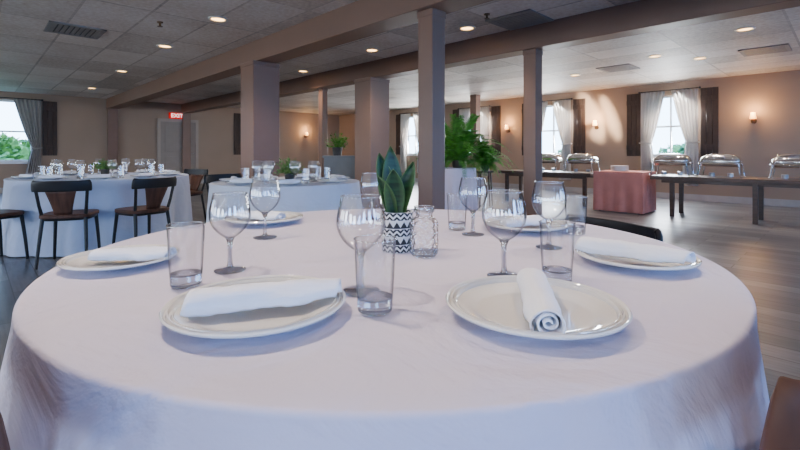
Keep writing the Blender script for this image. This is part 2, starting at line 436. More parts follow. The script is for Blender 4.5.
def make_vent():
    t = empty('ceiling_vent')
    fr = MB()
    for sx, sy, cx, cy in ((.58, .05, 0, .265), (.58, .05, 0, -.265), (.05, .58, .265, 0), (.05, .58, -.265, 0)): fr.box(cx, cy, -.008, sx, sy, .016)
    fr.build('frame', M['vent'], t)
    MB().box(0, 0, -.002, .5, .5, .004).build('backing', M['black'], t)
    s = MB()
    for k in range(9): s.box(0, -.22 + .055 * k, -.008, .5, .036, .008)
    s.build('louvre', M['vent'], t)
    return t
VT = make_vent()
for (px, py), lb in zip([(75, 30), (520, 20), (618, 68), (765, 50)], ['square grey ceiling vent at far left above the left table', 'square grey ceiling vent between the two long beams', 'square grey ceiling vent above the buffet chafing dishes', 'square grey ceiling vent rightmost near the right wall']):
    p = cpt(px, py); place(VT, (p[0], p[1], CEIL), TH, lb, 'vent')
def make_sprinkler():
    t = empty('ceiling_sprinkler')
    MB().lathe([(0, 0), (.035, 0), (.03, -.012), (.012, -.014), (.012, -.05), (0, -.05)], 16).build('body', M['brass'], t)
    MB().lathe([(0, -.05), (.03, -.052), (.03, -.056), (0, -.056)], 16).build('deflector', M['brass'], t)
    return t
SP = make_sprinkler()
for (px, py), lb in zip([(487, 14), (303, 44), (690, 20), (160, 22)], ['small metal ceiling sprinkler right of the nearest column top', 'small metal ceiling sprinkler in front of the wide pale column', 'small metal ceiling sprinkler over the right side of the room', 'small ceiling sprinkler over the left table']):
    p = cpt(px, py); place(SP, (p[0], p[1], CEIL), 0, lb, 'sprinkler')

# ---------------------------------------------------------------- wall fittings
def curtain(al, side, w_top, w_tie, z0, z1, mat, ztie=1.25, be=0.0, back=False):
    rows = []; n = 44
    for j in range(26):
        z = z1 + (z0 - z1) * j / 25
        if z > ztie: q = (z - ztie) / (z1 - ztie); w = w_tie + (w_top - w_tie) * q ** .8
        else: q = (ztie - z) / max(.01, ztie - z0); w = w_tie + (w_top * .62 - w_tie) * q ** .7
        row = []
        for k in range(n + 1):
            u = k / n
            pl = .032 * sin(2 * pi * 6.5 * u) + .008 * sin(17 * u + z * 3)
            row.append((side * w * u, pl, z))
        rows.append(row)
    t = empty('curtain')
    MB().sheet(rows).build('panel', mat, t, recalc=False, smooth=60, solid=.004)
    MB().tube([(side * (-.01), -.05, ztie), (side * w_tie * .5, -.062, ztie - .01), (side * (w_tie + .01), -.05, ztie), (side * (w_tie + .012), .045, ztie + .01), (side * w_tie * .5, .055, ztie + .01), (side * (-.01), .045, ztie + .01), (side * (-.012), -.05, ztie)], .014, 8).build('tieback', mat, t)
    if back: t.location = R(.11, al); t.rotation_euler = (0, 0, TH + pi / 2)
    else: t.location = R(al, .13); t.rotation_euler = (0, 0, TH)
    return t
def shutter(loc, rz, label):
    s = MB()
    for q in range(3): s.box(-.105 + .105 * q, 0, 1.68, .10, .03, 1.46)
    for z in (1.15, 2.2): s.box(0, -.022, z, .31, .016, .11)
    tag(s.build('window_shutter', M['shut'], None, loc, rz, bevel=.004), label, 'shutter')
wn = ['window nearest the coral cloth table', 'second window from the right', 'window behind the tall fern', 'farthest right-wall window']
for i, a in enumerate(WA):
    for side, sn in ((-1, 'left'), (1, 'right')):
        # each panel hangs from the outer end of the rod inward
        c = curtain(a + side * .56, -side, .50, .22, .32, 2.40, M['curt'])
        tag(c, 'pale curtain on the %s side of the %s' % (sn, wn[i]), 'curtain')
        shutter(R(a + side * .74, .02), TH, 'dark plank shutter on the %s side of the %s' % (sn, wn[i]))
    rd = empty('curtain_rod', R(a, .13, 2.415), TH); tag(rd, 'thin dark curtain rod over the %s' % wn[i], 'curtain rod')
    MB().tube([(-.58, 0, 0), (.58, 0, 0)], .011).build('rod', M['black'], rd)
    for sx in (-1, 1):
        MB().lathe([(0, -.025), (.018, -.015), (.025, 0), (.018, .015), (0, .025)], 12, (sx * .59, 0, 0)).build('finial', M['black'], rd)
        MB().box(sx * .565, .065, 0, .015, .13, .015).build('bracket', M['black'], rd)
c = curtain(LB0 - .14, -1, .56, .18, .3, 2.415, M['curtg'], 1.15, back=True)
tag(c, 'grey curtain tied back beside the bright window at far left', 'curtain')
rd = empty('curtain_rod', R(.11, LB0 + .4, 2.43), TH + pi / 2); tag(rd, 'dark curtain rod over the bright left window', 'curtain rod')
MB().tube([(-.9, 0, 0), (.56, 0, 0)], .012).build('rod', M['black'], rd)
MB().lathe([(0, -.03), (.022, -.015), (.03, 0), (.022, .015), (0, .03)], 12, (.56, 0, 0)).build('finial', M['black'], rd)
MB().box(.53, .055, 0, .015, .11, .015).build('bracket', M['black'], rd)
shutter(R(.02, LB0 - .33), TH + pi / 2, 'dark plank shutter beside the grey curtain of the far left window')
shutter(R(.02, be_of_px(238)), TH + pi / 2, 'dark plank shutter on the back wall left of the wide taupe column')
def make_sconce():
    t = empty('wall_sconce')
    MB().lathe([(0, 0), (.05, 0), (.05, .012), (.035, .02), (0, .022)], 20).build('backplate', M['brass'], t)
    bp = t.children[0]; bp.rotation_euler = (pi / 2, 0, 0)
    MB().tube([(0, -.02, 0), (0, -.07, -.05), (0, -.12, -.04), (0, -.13, .02)], .009).build('arm', M['brass'], t)
    MB().lathe([(.008, .02), (.035, .025), (.03, .035), (.008, .035)], 16, (0, -.13, 0), closed=True).build('candle_cup', M['brass'], t)
    MB().lathe([(.052, .045), (.036, .165), (.034, .165), (.05, .045)], 20, (0, -.13, 0), closed=True).build('lamp_shade', M['shade'], t)
    return t
SN = make_sconce()
def sconce(loc, rz, label, nrm):
    place(SN, loc, rz, label, 'wall lamp')
    l = bpy.data.lights.new('sconce_lamp', 'POINT'); l.energy = 20; l.color = (1, .56, .22); l.shadow_soft_size = .05
    o = bpy.data.objects.new('sconce_lamp', l); COL.objects.link(o); o.location = (loc[0] + nrm.x * .2, loc[1] + nrm.y * .2, loc[2] + .22)
sconce(R(al_of_px(754), 0, 1.66), TH, 'glowing bronze wall sconce at far right above the wooden buffet', B_)
sconce(R(al_of_px(597), 0, 1.66), TH, 'glowing bronze wall sconce between the two shuttered windows', B_)
sconce(R(al_of_px(509), 0, 1.66), TH, 'glowing bronze wall sconce left of the slim buffet-side column', B_)
sconce(R(0, be_of_px(305), 1.66), TH + pi / 2, 'glowing bronze wall sconce on the back wall', A_)
# exit sign
ex = empty('exit_sign', R(.03, (DB0 + DB1) / 2 + .05, 2.205), TH + pi / 2); tag(ex, 'red illuminated EXIT sign above the beige door', 'sign')
MB().box(0, 0, 0, .46, .05, .19).build('housing', M['red'], ex, bevel=.008)
cu = bpy.data.curves.new('exit_text', 'FONT'); cu.body = 'EXIT'; cu.size = .17; cu.align_x = 'CENTER'; cu.align_y = 'CENTER'; cu.extrude = .004; cu.offset = .002
to = bpy.data.objects.new('exit_text', cu); COL.objects.link(to)
me = bpy.data.meshes.new_from_object(to.evaluated_get(bpy.context.evaluated_depsgraph_get()))
bpy.data.objects.remove(to); me.materials.clear(); me.materials.append(M['exitw'])
lt = bpy.data.objects.new('lettering', me); COL.objects.link(lt); lt.parent = ex; lt.location = (0, -.028, 0); lt.rotation_euler = (pi / 2, 0, 0); lt.scale = (1.05, 1, 1)

# ---------------------------------------------------------------- tables and cloths
def make_cloth(Rr, zt, zb, flare, amp, seed, dents=(), mat=None, segs=240):
    rnd = random.Random(seed)
    comps = [(n, rnd.uniform(0, 2 * pi), rnd.uniform(.5, 1)) for n in (5, 8, 11, 14, 19)]
    rows = []
    for r in [1e-4, .15, .3, .45, .6, .72, .82, .9, .96]:
        rows.append([(r * Rr * cos(2 * pi * k / segs), r * Rr * sin(2 * pi * k / segs), zt) for k in range(segs)])
    cr = .009
    for j in range(6):
        a = j / 5 * pi / 2
        rr = Rr - cr + cr * sin(a); z = zt - cr + cr * cos(a)
        rows.append([(rr * cos(2 * pi * k / segs), rr * sin(2 * pi * k / segs), z) for k in range(segs)])
    nd_ = 26
    for j in range(1, nd_ + 1):
        q = j / nd_; z = zt - cr + (zb - zt + cr) * q; d = zt - z
        row = []
        for k in range(segs):
            ph = 2 * pi * k / segs
            w = sum(c * sin(n * ph + p) for n, p, c in comps) / 2.0
            rr = Rr + flare * max(0, d - .03) + amp * (q ** .8) * w
            for pc, depth in dents:
                dp = abs((ph - pc + pi) % (2 * pi) - pi)
                s = 1 - min(1, max(0, (dp - .27) / .16)); s = s * s * (3 - 2 * s)
                v = min(1, max(0, (zt - .10 - z) / .14)); v = v * v * (3 - 2 * v)
                if s > 0 and depth < rr: rr = rr + (depth - rr) * s * v
            row.append((rr * cos(ph), rr * sin(ph), z))
        rows.append(row)
    return MB().sheet(rows, wrap=True)
def table(c, Rr, label, seed, flare=.18, amp=.03, dents=(), mat='cloth', zt=TZ, clab=''):
    t = empty('round_table', (c[0], c[1], 0)); tag(t, 'round table beneath the ' + label, 'table')
    MB().lathe([(0, zt - .03), (Rr - .03, zt - .03), (Rr - .024, zt - .02), (Rr - .024, zt - .008), (Rr - .03, zt - .004), (0, zt - .004)], 48).build('tabletop', M['dwood'], t)
    MB().lathe([(0, 0), (.28, 0), (.28, .02), (.06, .05), (.05, .3), (.05, zt - .03), (0, zt - .03)], 24).build('pedestal', M['black'], t)
    cl = make_cloth(Rr, zt, .012, flare, amp, seed, dents).build('tablecloth', M[mat], None, (c[0], c[1], 0), smooth=60)
    tag(cl, label, 'tablecloth'); return cl
MC = (-.028, 1.350); MR = .872
dF = radians(25)
table(MC, MR, 'white cloth draped over the large round foreground table', 3, .12, .038, [(dF, .50)])
T1 = (-3.52, 5.25); T2 = (-1.10, 4.30); T3 = (.98, 7.9)
table(T1, .9, 'white cloth draped over the far left table', 5, .03, .05, mat='cloth_far')
table(T2, .70, 'white cloth draped over the middle round table', 9, .06, .035, mat='cloth_mid')
table(T3, .38, 'white cloth draped over the small table holding the fern', 12, .03, .02, mat='cloth')

# ---------------------------------------------------------------- chairs
def make_chair():
    t = empty('bistro_chair')
    poly = []
    for k in range(40):
        a = 2 * pi * k / 40; e = .5
        poly.append((.21 * abs(cos(a)) ** e * (1 if cos(a) > 0 else -1), .205 * abs(sin(a)) ** e * (1 if sin(a) > 0 else -1)))
    MB().prism(poly, .440, .475).build('seat', M['wood'], t, bevel=.008)
    MB().tube([(x * .88, y * .88, .430) for x, y in poly[::2]] + [(poly[0][0] * .88, poly[0][1] * .88, .430)], .013).build('seat_frame', M['black'], t)
    for sx in (-1, 1):
        MB().tube([(sx * .165, .155, .44), (sx * .18, .18, .2), (sx * .19, .195, 0)], [.017, .015, .013]).build('leg', M['black'], t)
        MB().tube([(sx * .165, -.155, .44), (sx * .18, -.19, .2), (sx * .19, -.22, 0)], [.017, .015, .013]).build('leg', M['black'], t)
        MB().tube([(sx * .165, -.15, .44), (sx * .18, -.185, .56), (sx * .195, -.215, .71)], [.016, .014, .014]).build('back_post', M['black'], t)
    rows = []
    for z, e in ((.690, .98), (.705, 1.0), (.74, 1.0), (.765, .99), (.780, .96), (.787, .92)):
        rows.append([(.222 * e * sin(a), -.190 - .065 * cos(a * .95) - .015 * (z - .68) / .1, z) for a in [pi / 2 * (-1 + i / 10) for i in range(21)]])
    MB().sheet(rows).build('top_rail', M['black'], t, recalc=False, solid=.022, bevel=.004)
    rows = []
    for i in range(8):
        q = i / 7; z = .475 + q * .228; hw = .065 + .055 * q ** 1.2
        rows.append([(hw * (-1 + k / 4), -.185 - .070 * q + .015 * ((-1 + k / 4) ** 2), z) for k in range(9)])
    MB().sheet(rows).build('back_splat', M['wood'], t, recalc=False, solid=.014)
    return t
CH = make_chair()
def chair_at(c, ang, rseat, label, tw=0, sc=1.0, wood_rail=False):
    x, y = c[0] + rseat * cos(ang), c[1] + rseat * sin(ang)
    o = place(CH, (x, y, 0), ang + pi / 2 + tw, label, 'chair', sc=sc)
    if wood_rail:
        for ch in o.children:
            if ch.name.startswith('top_rail') or ch.name.startswith('back_post'):
                ch.material_slots[0].link = 'OBJECT'; ch.material_slots[0].material = M['wood']
chair_at(MC, dF, .735, 'black-backed chair behind the right-hand plate of the foreground table', sc=.975)
chair_at(MC, radians(-51.5), .742, 'brown wooden chair back at the lower right edge, tight against the foreground table', wood_rail=True, sc=1.02)
chair_at(MC, radians(235.2), .748, 'brown wooden chair back at the lower left edge, tight against the foreground table', wood_rail=True, sc=1.02)
chair_at(T1, radians(-70), 1.14, 'black bistro chair with brown back panel in front of the far left table')
chair_at(T1, radians(-40), 1.15, 'black bistro chair with brown seat, right of another chair at the far left table', .2)
chair_at(T1, radians(-108), 1.14, 'dark chair cut off by the left edge of the photo')
chair_at(T1, radians(70), 1.18, 'black chair behind the far left table nearest the wide column')
chair_at(T2, radians(140), 1.02, 'black chair behind the middle round table, left of the wide taupe column')

# ---------------------------------------------------------------- tableware
def make_plate():
    r = .168; k = .152 / .168
    prof = [(0, .001), (.085, 0), (.092, .004), (.10, .004), (.118, .008), (.150, .016), (.163, .0185), (r, .021), (r + .001, .0240), (r - .0015, .0264), (.1640, .0256), (.1618, .0204), (.1598, .0202), (.1576, .0258), (.1556, .0254), (.1534, .0186), (.1514, .0184), (.1492, .0240), (.1472, .0234), (.1450, .0172), (.135, .0156), (.119, .0125), (.110, .0085), (.10, .0075), (0, .0065)]
    return MB().lathe([(a * k, b) for a, b in prof], 160).build('dinner_plate', M['porc'], smooth=60)
def make_goblet():
    t = empty('wine_glass')
    out = [(.0035, .0822), (.009, .0828), (.018, .087), (.033, .100), (.044, .116), (.0495, .134), (.049, .152), (.0455, .172), (.0415, .190), (.0405, .194)]
    # smooth the bowl outline
    pts = []
    for i in range(len(out) - 1):
        p0 = out[max(i - 1, 0)]; p1 = out[i]; p2 = out[i + 1]; p3 = out[min(i + 2, len(out) - 1)]
        for s in range(3):
            u = s / 3
            pts.append(tuple(.5 * ((2 * p1[d]) + (-p0[d] + p2[d]) * u + (2 * p0[d] - 5 * p1[d] + 4 * p2[d] - p3[d]) * u * u + (-p0[d] + 3 * p1[d] - 3 * p2[d] + p3[d]) * u ** 3) for d in (0, 1)))
    pts.append(out[-1])
    bw = MB().lathe(pts, 48).build('bowl', M['thin'], t, smooth=80)
    rim = [(.0405 + .0014 * cos(a), .194 + .0014 * sin(a)) for a in [2 * pi * i / 8 for i in range(8)]]
    MB().lathe(rim, 48, closed=True).build('rim', M['rim'], bw, smooth=80)
    MB().lathe([(0, .0085), (.0085, .009), (.0062, .016), (.0053, .030), (.0052, .055), (.0062, .070), (.0095, .0790), (.013, .0840), (0, .0865)], 20).build('stem', M['glass'], t, smooth=60)
    MB().lathe([(0, 0), (.037, 0), (.0385, .0018), (.037, .0036), (.018, .0066), (.009, .0092), (0, .0094)], 48).build('foot', M['glass'], t, smooth=60)
    return t
def make_tumbler():
    t = empty('water_tumbler')
    w = MB().lathe([(.0305, .006), (.0325, .03), (.0345, .062), (.0372, .1295)], 48).build('wall', M['tumb'], t, smooth=80)
    rim = [(.0372 + .0015 * cos(a), .1295 + .0015 * sin(a)) for a in [2 * pi * i / 8 for i in range(8)]]
    MB().lathe(rim, 48, closed=True).build('rim', M['rim'], w, smooth=80)
    MB().lathe([(0, .001), (.024, 0), (.0295, .0015), (.0308, .006), (.0319, .027), (.029, .028), (.022, .0235), (0, .022)], 48).build('base', M['glass'], t, smooth=60)
    return t
def make_napkin(L, r, flat=1.0, taper=0.0, turns=3.3, puffy=.03, flap=.3, ends=.18, name='rolled_napkin'):
    rows = []; nS = 110; nL = 30
    for j in range(nL + 1):
        x = -L / 2 + L * j / nL; row = []
        v = abs(j / nL - .5) * 2
        tp = (1 + taper * (j / nL - .5) * 2) * (1 - ends * v ** 3)
        puff = 1 + puffy * sin(j * .6 + 1) + puffy * .5 * sin(j * 1.7)
        for k in range(nS + 1):
            q = k / nS; th = q * turns * 2 * pi + .10 * sin(j * .25)
            rr = (r * .13 + (r - r * .13) * q) * tp * (1 + (puff - 1) * q)
            rr *= 1 + puffy * 1.2 * q * sin(th * 3 + j * .12)
            if q > .93: rr *= 1 + flap * ((q - .93) / .07) ** 1.5 * (.7 + .3 * sin(j * .4))
            dx = .012 * sin(th * .5 + 2) * q
            row.append((x + dx * v, rr * cos(th) * (1 + (1 - flat) * .8), rr * sin(th) * flat))
        rows.append(row)
    mb = MB().sheet(rows)
    zmin = min(v[2] for v in mb.v)
    mb.v = [(x, y, z - zmin + .0025) for x, y, z in mb.v]
    return mb.build(name, M['napkin'], recalc=False, smooth=60, solid=.0028)
PL = make_plate(); GB = make_goblet(); TB = make_tumbler()
NA = make_napkin(.25, .0248, .76, -.12, 2.62, .05, .40); NB = make_napkin(.235, .0262, .92, -.04, 2.6, .04, .18, .05); NC = make_napkin(.20, .0222, .74, .1, 2.62, .05, .35)
ZT = TZ + .0012
def P(x, y, label, sc=1.0): place(PL, (x, y, ZT), 0, label, 'plate', sc=sc)
def G(px, py, label, sc=1.0):
    p = T(px, py); place(GB, (p[0], p[1], ZT), random.uniform(0, 6), label, 'wine glass', sc=sc)
def W(px, py, label):
    p = T(px, py); place(TB, (p[0], p[1], ZT), 0, label, 'glass')
NZ = ZT + .0078
P(-.249, .772, 'cream dinner plate nearest left on the foreground table')
P(.233, .768, 'cream dinner plate nearest right on the foreground table')
P(-.705, 1.115, 'cream dinner plate at the far left edge of the foreground table', .86)
P(.600, 1.125, 'cream dinner plate at the right edge of the foreground table', .93)
P(-.545, 1.77, 'cream dinner plate behind the left stemmed glasses on the foreground table')
P(.465, 1.62, 'cream dinner plate behind the tumbler on the right of the foreground table')
place(NA, (-.232, .768, NZ + .008), radians(18), 'flat rolled white napkin across the nearest left plate', 'napkin')
place(NB, (.240, .755, NZ + .005), radians(-101), 'tightly rolled white napkin pointing at the viewer on the nearest right plate', 'napkin')
place(NC, (-.670, 1.105, NZ + .006), radians(6), 'rolled white napkin on the far left plate of the foreground table', 'napkin', sc=.9)
place(NA, (.585, 1.11, NZ + .008), radians(-44), 'rolled white napkin on the right edge plate of the foreground table', 'napkin')
place(NC, (-.56, 1.76, NZ + .006), radians(-20), 'rolled white napkin on the plate behind the left stemmed glasses', 'napkin')
place(NC, (.45, 1.61, NZ + .006), radians(30), 'rolled white napkin on the plate behind the right tumbler', 'napkin')
G(230, 271, 'large stemmed wine glass behind the nearest left plate', .95)
G(361, 292, 'stemmed wine glass behind the front centre tumbler')
G(504, 277, 'stemmed wine glass behind the nearest right plate')
G(265, 238, 'stemmed wine glass in front of the left back plate')
G(549, 248, 'stemmed wine glass between the right tumblers')
G(473, 235, 'stemmed wine glass just right of the glass jar')
G(372, 219, 'small-looking stemmed wine glass left of the potted plant at the back')
W(186, 286, 'clear water tumbler left of the large wine glass')
W(375, 312, 'clear water tumbler at the front centre of the foreground table')
W(557, 282, 'clear water tumbler behind the rolled napkin on the nearest right plate')
W(576, 234, 'clear water tumbler in front of the black chair back')
W(457, 230, 'clear water tumbler directly beside the wine glass right of the jar')
# potted snake plant
p = T(397, 251)
pl = empty('potted_plant', (p[0], p[1], ZT)); tag(pl, 'dark green leafy plant in a black and white geometric pot on the foreground table', 'plant')
MB().lathe([(0, 0), (.041, 0), (.043, .002), (.047, .110), (.047, .114), (.043, .114), (.041, .096), (0, .096)], 64).build('pot', M['pot'], pl, smooth=50)
MB().lathe([(0, .096), (.0415, .096), (.034, .104), (0, .106)], 24).build('soil', M['soil'], pl)
# azimuth, lean, length, half width, twist
UU = (-1, -.9, -.45, 0, .45, .9, 1)
for a, lean, Ln, w, tw in ((2.9, .21, .190, .030, .25), (.15, .24, .165, .028, -.25), (4.4, .10, .140, .031, .15), (2.3, .07, .205, .031, -.3), (3.4, .34, .125, .024, -.2)):
    rows = []
    d = Vector((cos(a), sin(a), 0)); sd = Vector((-sin(a), cos(a), 0))
    face = Vector((1, 0, 0))    # broad faces spread roughly sideways
    sd = (sd * .5 + (face if sd.dot(face) >= 0 else -face)).normalized()
    for j in range(19):
        q = j / 18; c = d * (.010 + Ln * lean * q ** 1.4) + Vector((-.003, 0, .098 + Ln * q * (1 - .18 * lean * q)))
        ww = max(.0003, w * (.50 + .50 * sin(pi * min(1, .05 + q * .85))) * (1 - q ** 5) ** .8)
        s2 = (sd * cos(tw * q) + Vector((0, 1, 0)) * sin(tw * q))
        if lean > .2: s2 = (s2 + Vector((0, 0, -.3 * (1 if d.x > 0 else -1) * q))).normalized()
        rows.append([tuple(c + s2 * ww * u + Vector((0, .007 * (1 - abs(u)), 0))) for u in UU])
    lf = MB().sheet(rows).build('leaf', M['leaf'], pl, recalc=False, smooth=60, solid=.0018)
    at = lf.data.attributes.new('edge', 'FLOAT', 'POINT')
    at.data.foreach_set('value', [1.0 if abs(UU[i % 7]) > .95 else (.55 if abs(UU[i % 7]) > .8 else 0.0) for i in range(len(lf.data.vertices))])
# pressed glass jar
p = T(424, 256)
jr = empty('glass_jar', (p[0], p[1], ZT)); tag(jr, 'textured pressed clear glass jar beside the potted plant', 'jar')
def fnj(a, z, r): return .0028 * sin(a * 10 + (pi / 2 if int(z / .0125) % 2 else 0)) * sin(z / .0125 * pi) if (.012 < z < .092 and r > .033) else 0
out = [(.031, .004), (.036, .006)] + [(.038, .010 + .00225 * i) for i in range(37)] + [(.0365, .095), (.031, .102), (.0235, .107), (.0215, .112), (.0235, .117), (.0265, .122), (.0265, .134)]
MB().lathe(out, 100, fn=fnj).build('body', M['jar'], jr, smooth=60)
MB().lathe([(0, 0), (.031, 0), (.034, .004), (.034, .012), (0, .011)], 48).build('base', M['glass'], jr)
MB().lathe([(.0262, .121), (.0290, .122), (.0290, .1265), (.0262, .1275)], 48, closed=True).build('rim_band', M['rim'], jr)
MB().lathe([(.0265 + .0014 * cos(a), .134 + .0014 * sin(a)) for a in [2 * pi * i / 8 for i in range(8)]], 48, closed=True).build('rim', M['rim'], jr)

# settings on the two far tables
def sprig_bowl(loc, label, n=70, hgt=.2, spread=.13, mat='sprig', name='table_centerpiece', pot=.05):
    t = empty(name, loc); tag(t, label, 'plant')
    MB().lathe([(0, 0), (pot * .8, 0), (pot, pot * 1.6), (pot * .93, pot * 1.6), (pot * .75, .01), (0, .01)], 24).build('pot', M['clay'], t)
    rd_ = random.Random(n + int(abs(loc[0]) * 100)); mb = MB()
    for i in range(n):
        a = rd_.uniform(0, 2 * pi); rr = rd_.uniform(.1, 1) ** .7 * spread; z = pot * 1.3 + rd_.uniform(.1, 1) * hgt * (1.15 - rr / spread * .6)
        base = Vector((rr * .25 * cos(a), rr * .25 * sin(a), pot * 1.4)); tip = Vector((rr * cos(a), rr * sin(a), z))
        mb.tube([base, base.lerp(tip, .5) + Vector((0, 0, .02)), tip], .0018, 4)
        for q in range(5):
            c = base.lerp(tip, .45 + .13 * q); aa = rd_.uniform(0, 2 * pi); el = rd_.uniform(-.4, .9); s = spread * rd_.uniform(.16, .28)
            d = Vector((cos(aa) * cos(el), sin(aa) * cos(el), sin(el))); w = d.cross(Vector((0, 0, 1))).normalized() * s * .32
            mb.add([c, c + d * s * .5 + w, c + d * s, c + d * s * .5 - w], [(0, 1, 2, 3)])
    mb.build('foliage', M[mat], t, recalc=False); return t
def ring(c, Rr, n, ph, where, g_in=.42, dg=.22, dt=.40):
    for i in range(n):
        a = ph + 2 * pi * i / n
        def at(r, da, z=ZT): return (c[0] + r * cos(a + da), c[1] + r * sin(a + da), z)
        place(PL, at(Rr - .19, 0), 0, 'cream dinner plate on the %s' % where, 'plate', 'plates on the ' + where, sc=.92)
        place(NC, at(Rr - .19, 0, NZ + .006), a + pi / 2 + .4, 'rolled white napkin on a plate on the %s' % where, 'napkin', 'napkins on the ' + where)
        place(GB, at(Rr - g_in, dg), 0, 'stemmed wine glass on the %s' % where, 'wine glass', 'wine glasses on the ' + where)
        place(TB, at(Rr - .31, dt), 0, 'clear water tumbler on the %s' % where, 'glass', 'tumblers on the ' + where)
ring(T1, .9, 10, .2, 'far left round table', .42, .22, .33)
ring(T2, .70, 7, .5, 'middle round table')
sprig_bowl((T1[0], T1[1], ZT), 'green leafy centerpiece in the middle of the far left table', 70, .15, .15)
sprig_bowl((T2[0] + .02, T2[1], ZT), 'bushy green centerpiece on the middle round table', 80, .18, .15)

# ---------------------------------------------------------------- plants and planter in mid room
def fern(loc, label, nf, Ln, pot_r, pot_h, up, seed, top=1.45, leaf=.17, droop=.6, skirt=.3):
    t = empty('potted_fern', loc); tag(t, label, 'plant')
    MB().lathe([(0, 0), (pot_r * .75, 0), (pot_r, pot_h), (pot_r * .92, pot_h), (pot_r * .7, .02), (0, .02)], 28).build('pot', M['clay'], t)
    MB().lathe([(0, pot_h * .86), (pot_r * .9, pot_h * .86), (pot_r * .8, pot_h * .9), (0, pot_h * .92)], 20).build('soil', M['soil'], t)
    rd_ = random.Random(seed); mb = MB()
    for i in range(nf):
        a = rd_.uniform(0, 2 * pi)
        if i < nf * skirt: L = Ln * rd_.uniform(.3, .5); el = rd_.uniform(.1, .7); dr = .9
        else: L = Ln * rd_.uniform(.55, 1.05); el = rd_.uniform(up, top); dr = droop
        d = Vector((cos(a), sin(a), 0)); pts = []
        for j in range(12):
            q = j / 11; pts.append(d * (L * cos(el) * q * 1.1) + Vector((0, 0, pot_h * .9 + L * (sin(el) * q - dr * cos(el) * q * q * q - .08 * q * q))))
        mb.tube(pts, [.004 * (1 - j / 13) for j in range(12)], 4)
        for j in range(1, 12):
            for h in (0, .5):
                if j + h > 11: continue
                p0 = pts[j] if h == 0 else pts[j].lerp(pts[min(j + 1, 11)], .5)
                tg = (pts[min(j + 1, 11)] - pts[j - 1]).normalized(); sd = tg.cross(Vector((0, 0, 1)))
                if sd.length < .01: sd = Vector((1, 0, 0))
                sd.normalize(); s = L * leaf * (1 - .75 * abs(j / 11 - .3)) * rd_.uniform(.8, 1.15)
                for e in (-1, 1):
                    dd_ = (sd * e + tg * .55 + Vector((0, 0, -.15))).normalized(); w = tg * s * .12
                    mb.add([p0 - w, p0 + dd_ * s * .5 - w * .6, p0 + dd_ * s, p0 + dd_ * s * .5 + w, p0 + w], [(0, 1, 2, 3, 4)])
    mb.build('fronds', M['fern'], t, recalc=False); return t
fern((T3[0] + .06, T3[1], ZT), 'tall feathery fern on the small white-clothed table', 150, 1.14, .12, .14, .6, 2, 1.5, .15, .65, .4)
st = empty('plant_stand', (1.60, 8.3, 0)); tag(st, 'dark wooden plant stand beside the small white table', 'stand')
MB().lathe([(0, .66), (.17, .66), (.17, .69), (0, .69)], 28).build('stand_top', M['dwood'], st)
for sx, sy in ((1, 1), (1, -1), (-1, 1), (-1, -1)): MB().tube([(sx * .09, sy * .09, .66), (sx * .12, sy * .12, 0)], .015).build('leg', M['dwood'], st)
fern((1.60, 8.3, .691), 'small fern on the dark plant stand right of the tall fern', 130, .68, .09, .11, .45, 8, 1.45, .17, .75, .4)
pc = empty('planter_cabinet', (-1.15, 8.45, 0), .1); tag(pc, 'slate grey cabinet behind the middle table with plants on top', 'cabinet')
MB().box(0, 0, .48, .58, .42, .92).build('body', M['planter'], pc, bevel=.008)
MB().box(0, 0, .955, .64, .47, .04).build('top', M['planter'], pc, bevel=.008)
MB().box(0, 0, .02, .54, .38, .04).build('plinth', M['black'], pc)
sprig_bowl((-1.15 - .05, 8.45, .976), 'bushy green plant on top of the slate grey cabinet', 90, .36, .24, 'fern', 'potted_plant', .10)

# ---------------------------------------------------------------- buffet
AF = Vector((5.10, 6.30)); BZ = .655
def buf(t, off): q = AF + U * t + N_ * off; return (q.x, q.y)
def t_of_px(px, off):
    o = AF + N_ * off; k = (px - 400) / F; return (k * o.y - o.x) / (U.x - k * U.y)
def buffet(t0, t1, legs, label):
    tc_ = (t0 + t1) / 2; c = buf(tc_, .38); L = t1 - t0
    t = empty('buffet_table', (c[0], c[1], 0), TH); tag(t, label, 'table')
    tp = MB()
    for k in range(4): tp.box(0, -.285 + .19 * k, BZ - .03, L, .188, .06)
    tp.build('tabletop', M['dwood'], t, bevel=.005)
    for tl in legs:
        x = -(tl - tc_)
        for y in (-.28, .28): MB().box(x, y, (BZ - .06) / 2, .062, .062, BZ - .06).build('leg', M['dwood'], t, bevel=.004)
    for y in (-.28, .28): MB().box(0, y, BZ - .085, L - .3, .03, .05).build('apron', M['dwood'], t)
buffet(-3.2, 1.38, (1.08, .02, -1.5, -3.0), 'long dark wooden buffet table at right with chafing dishes')
buffet(2.36, 4.3, (2.5, 4.15), 'dark wooden buffet table left of the coral cloth table')
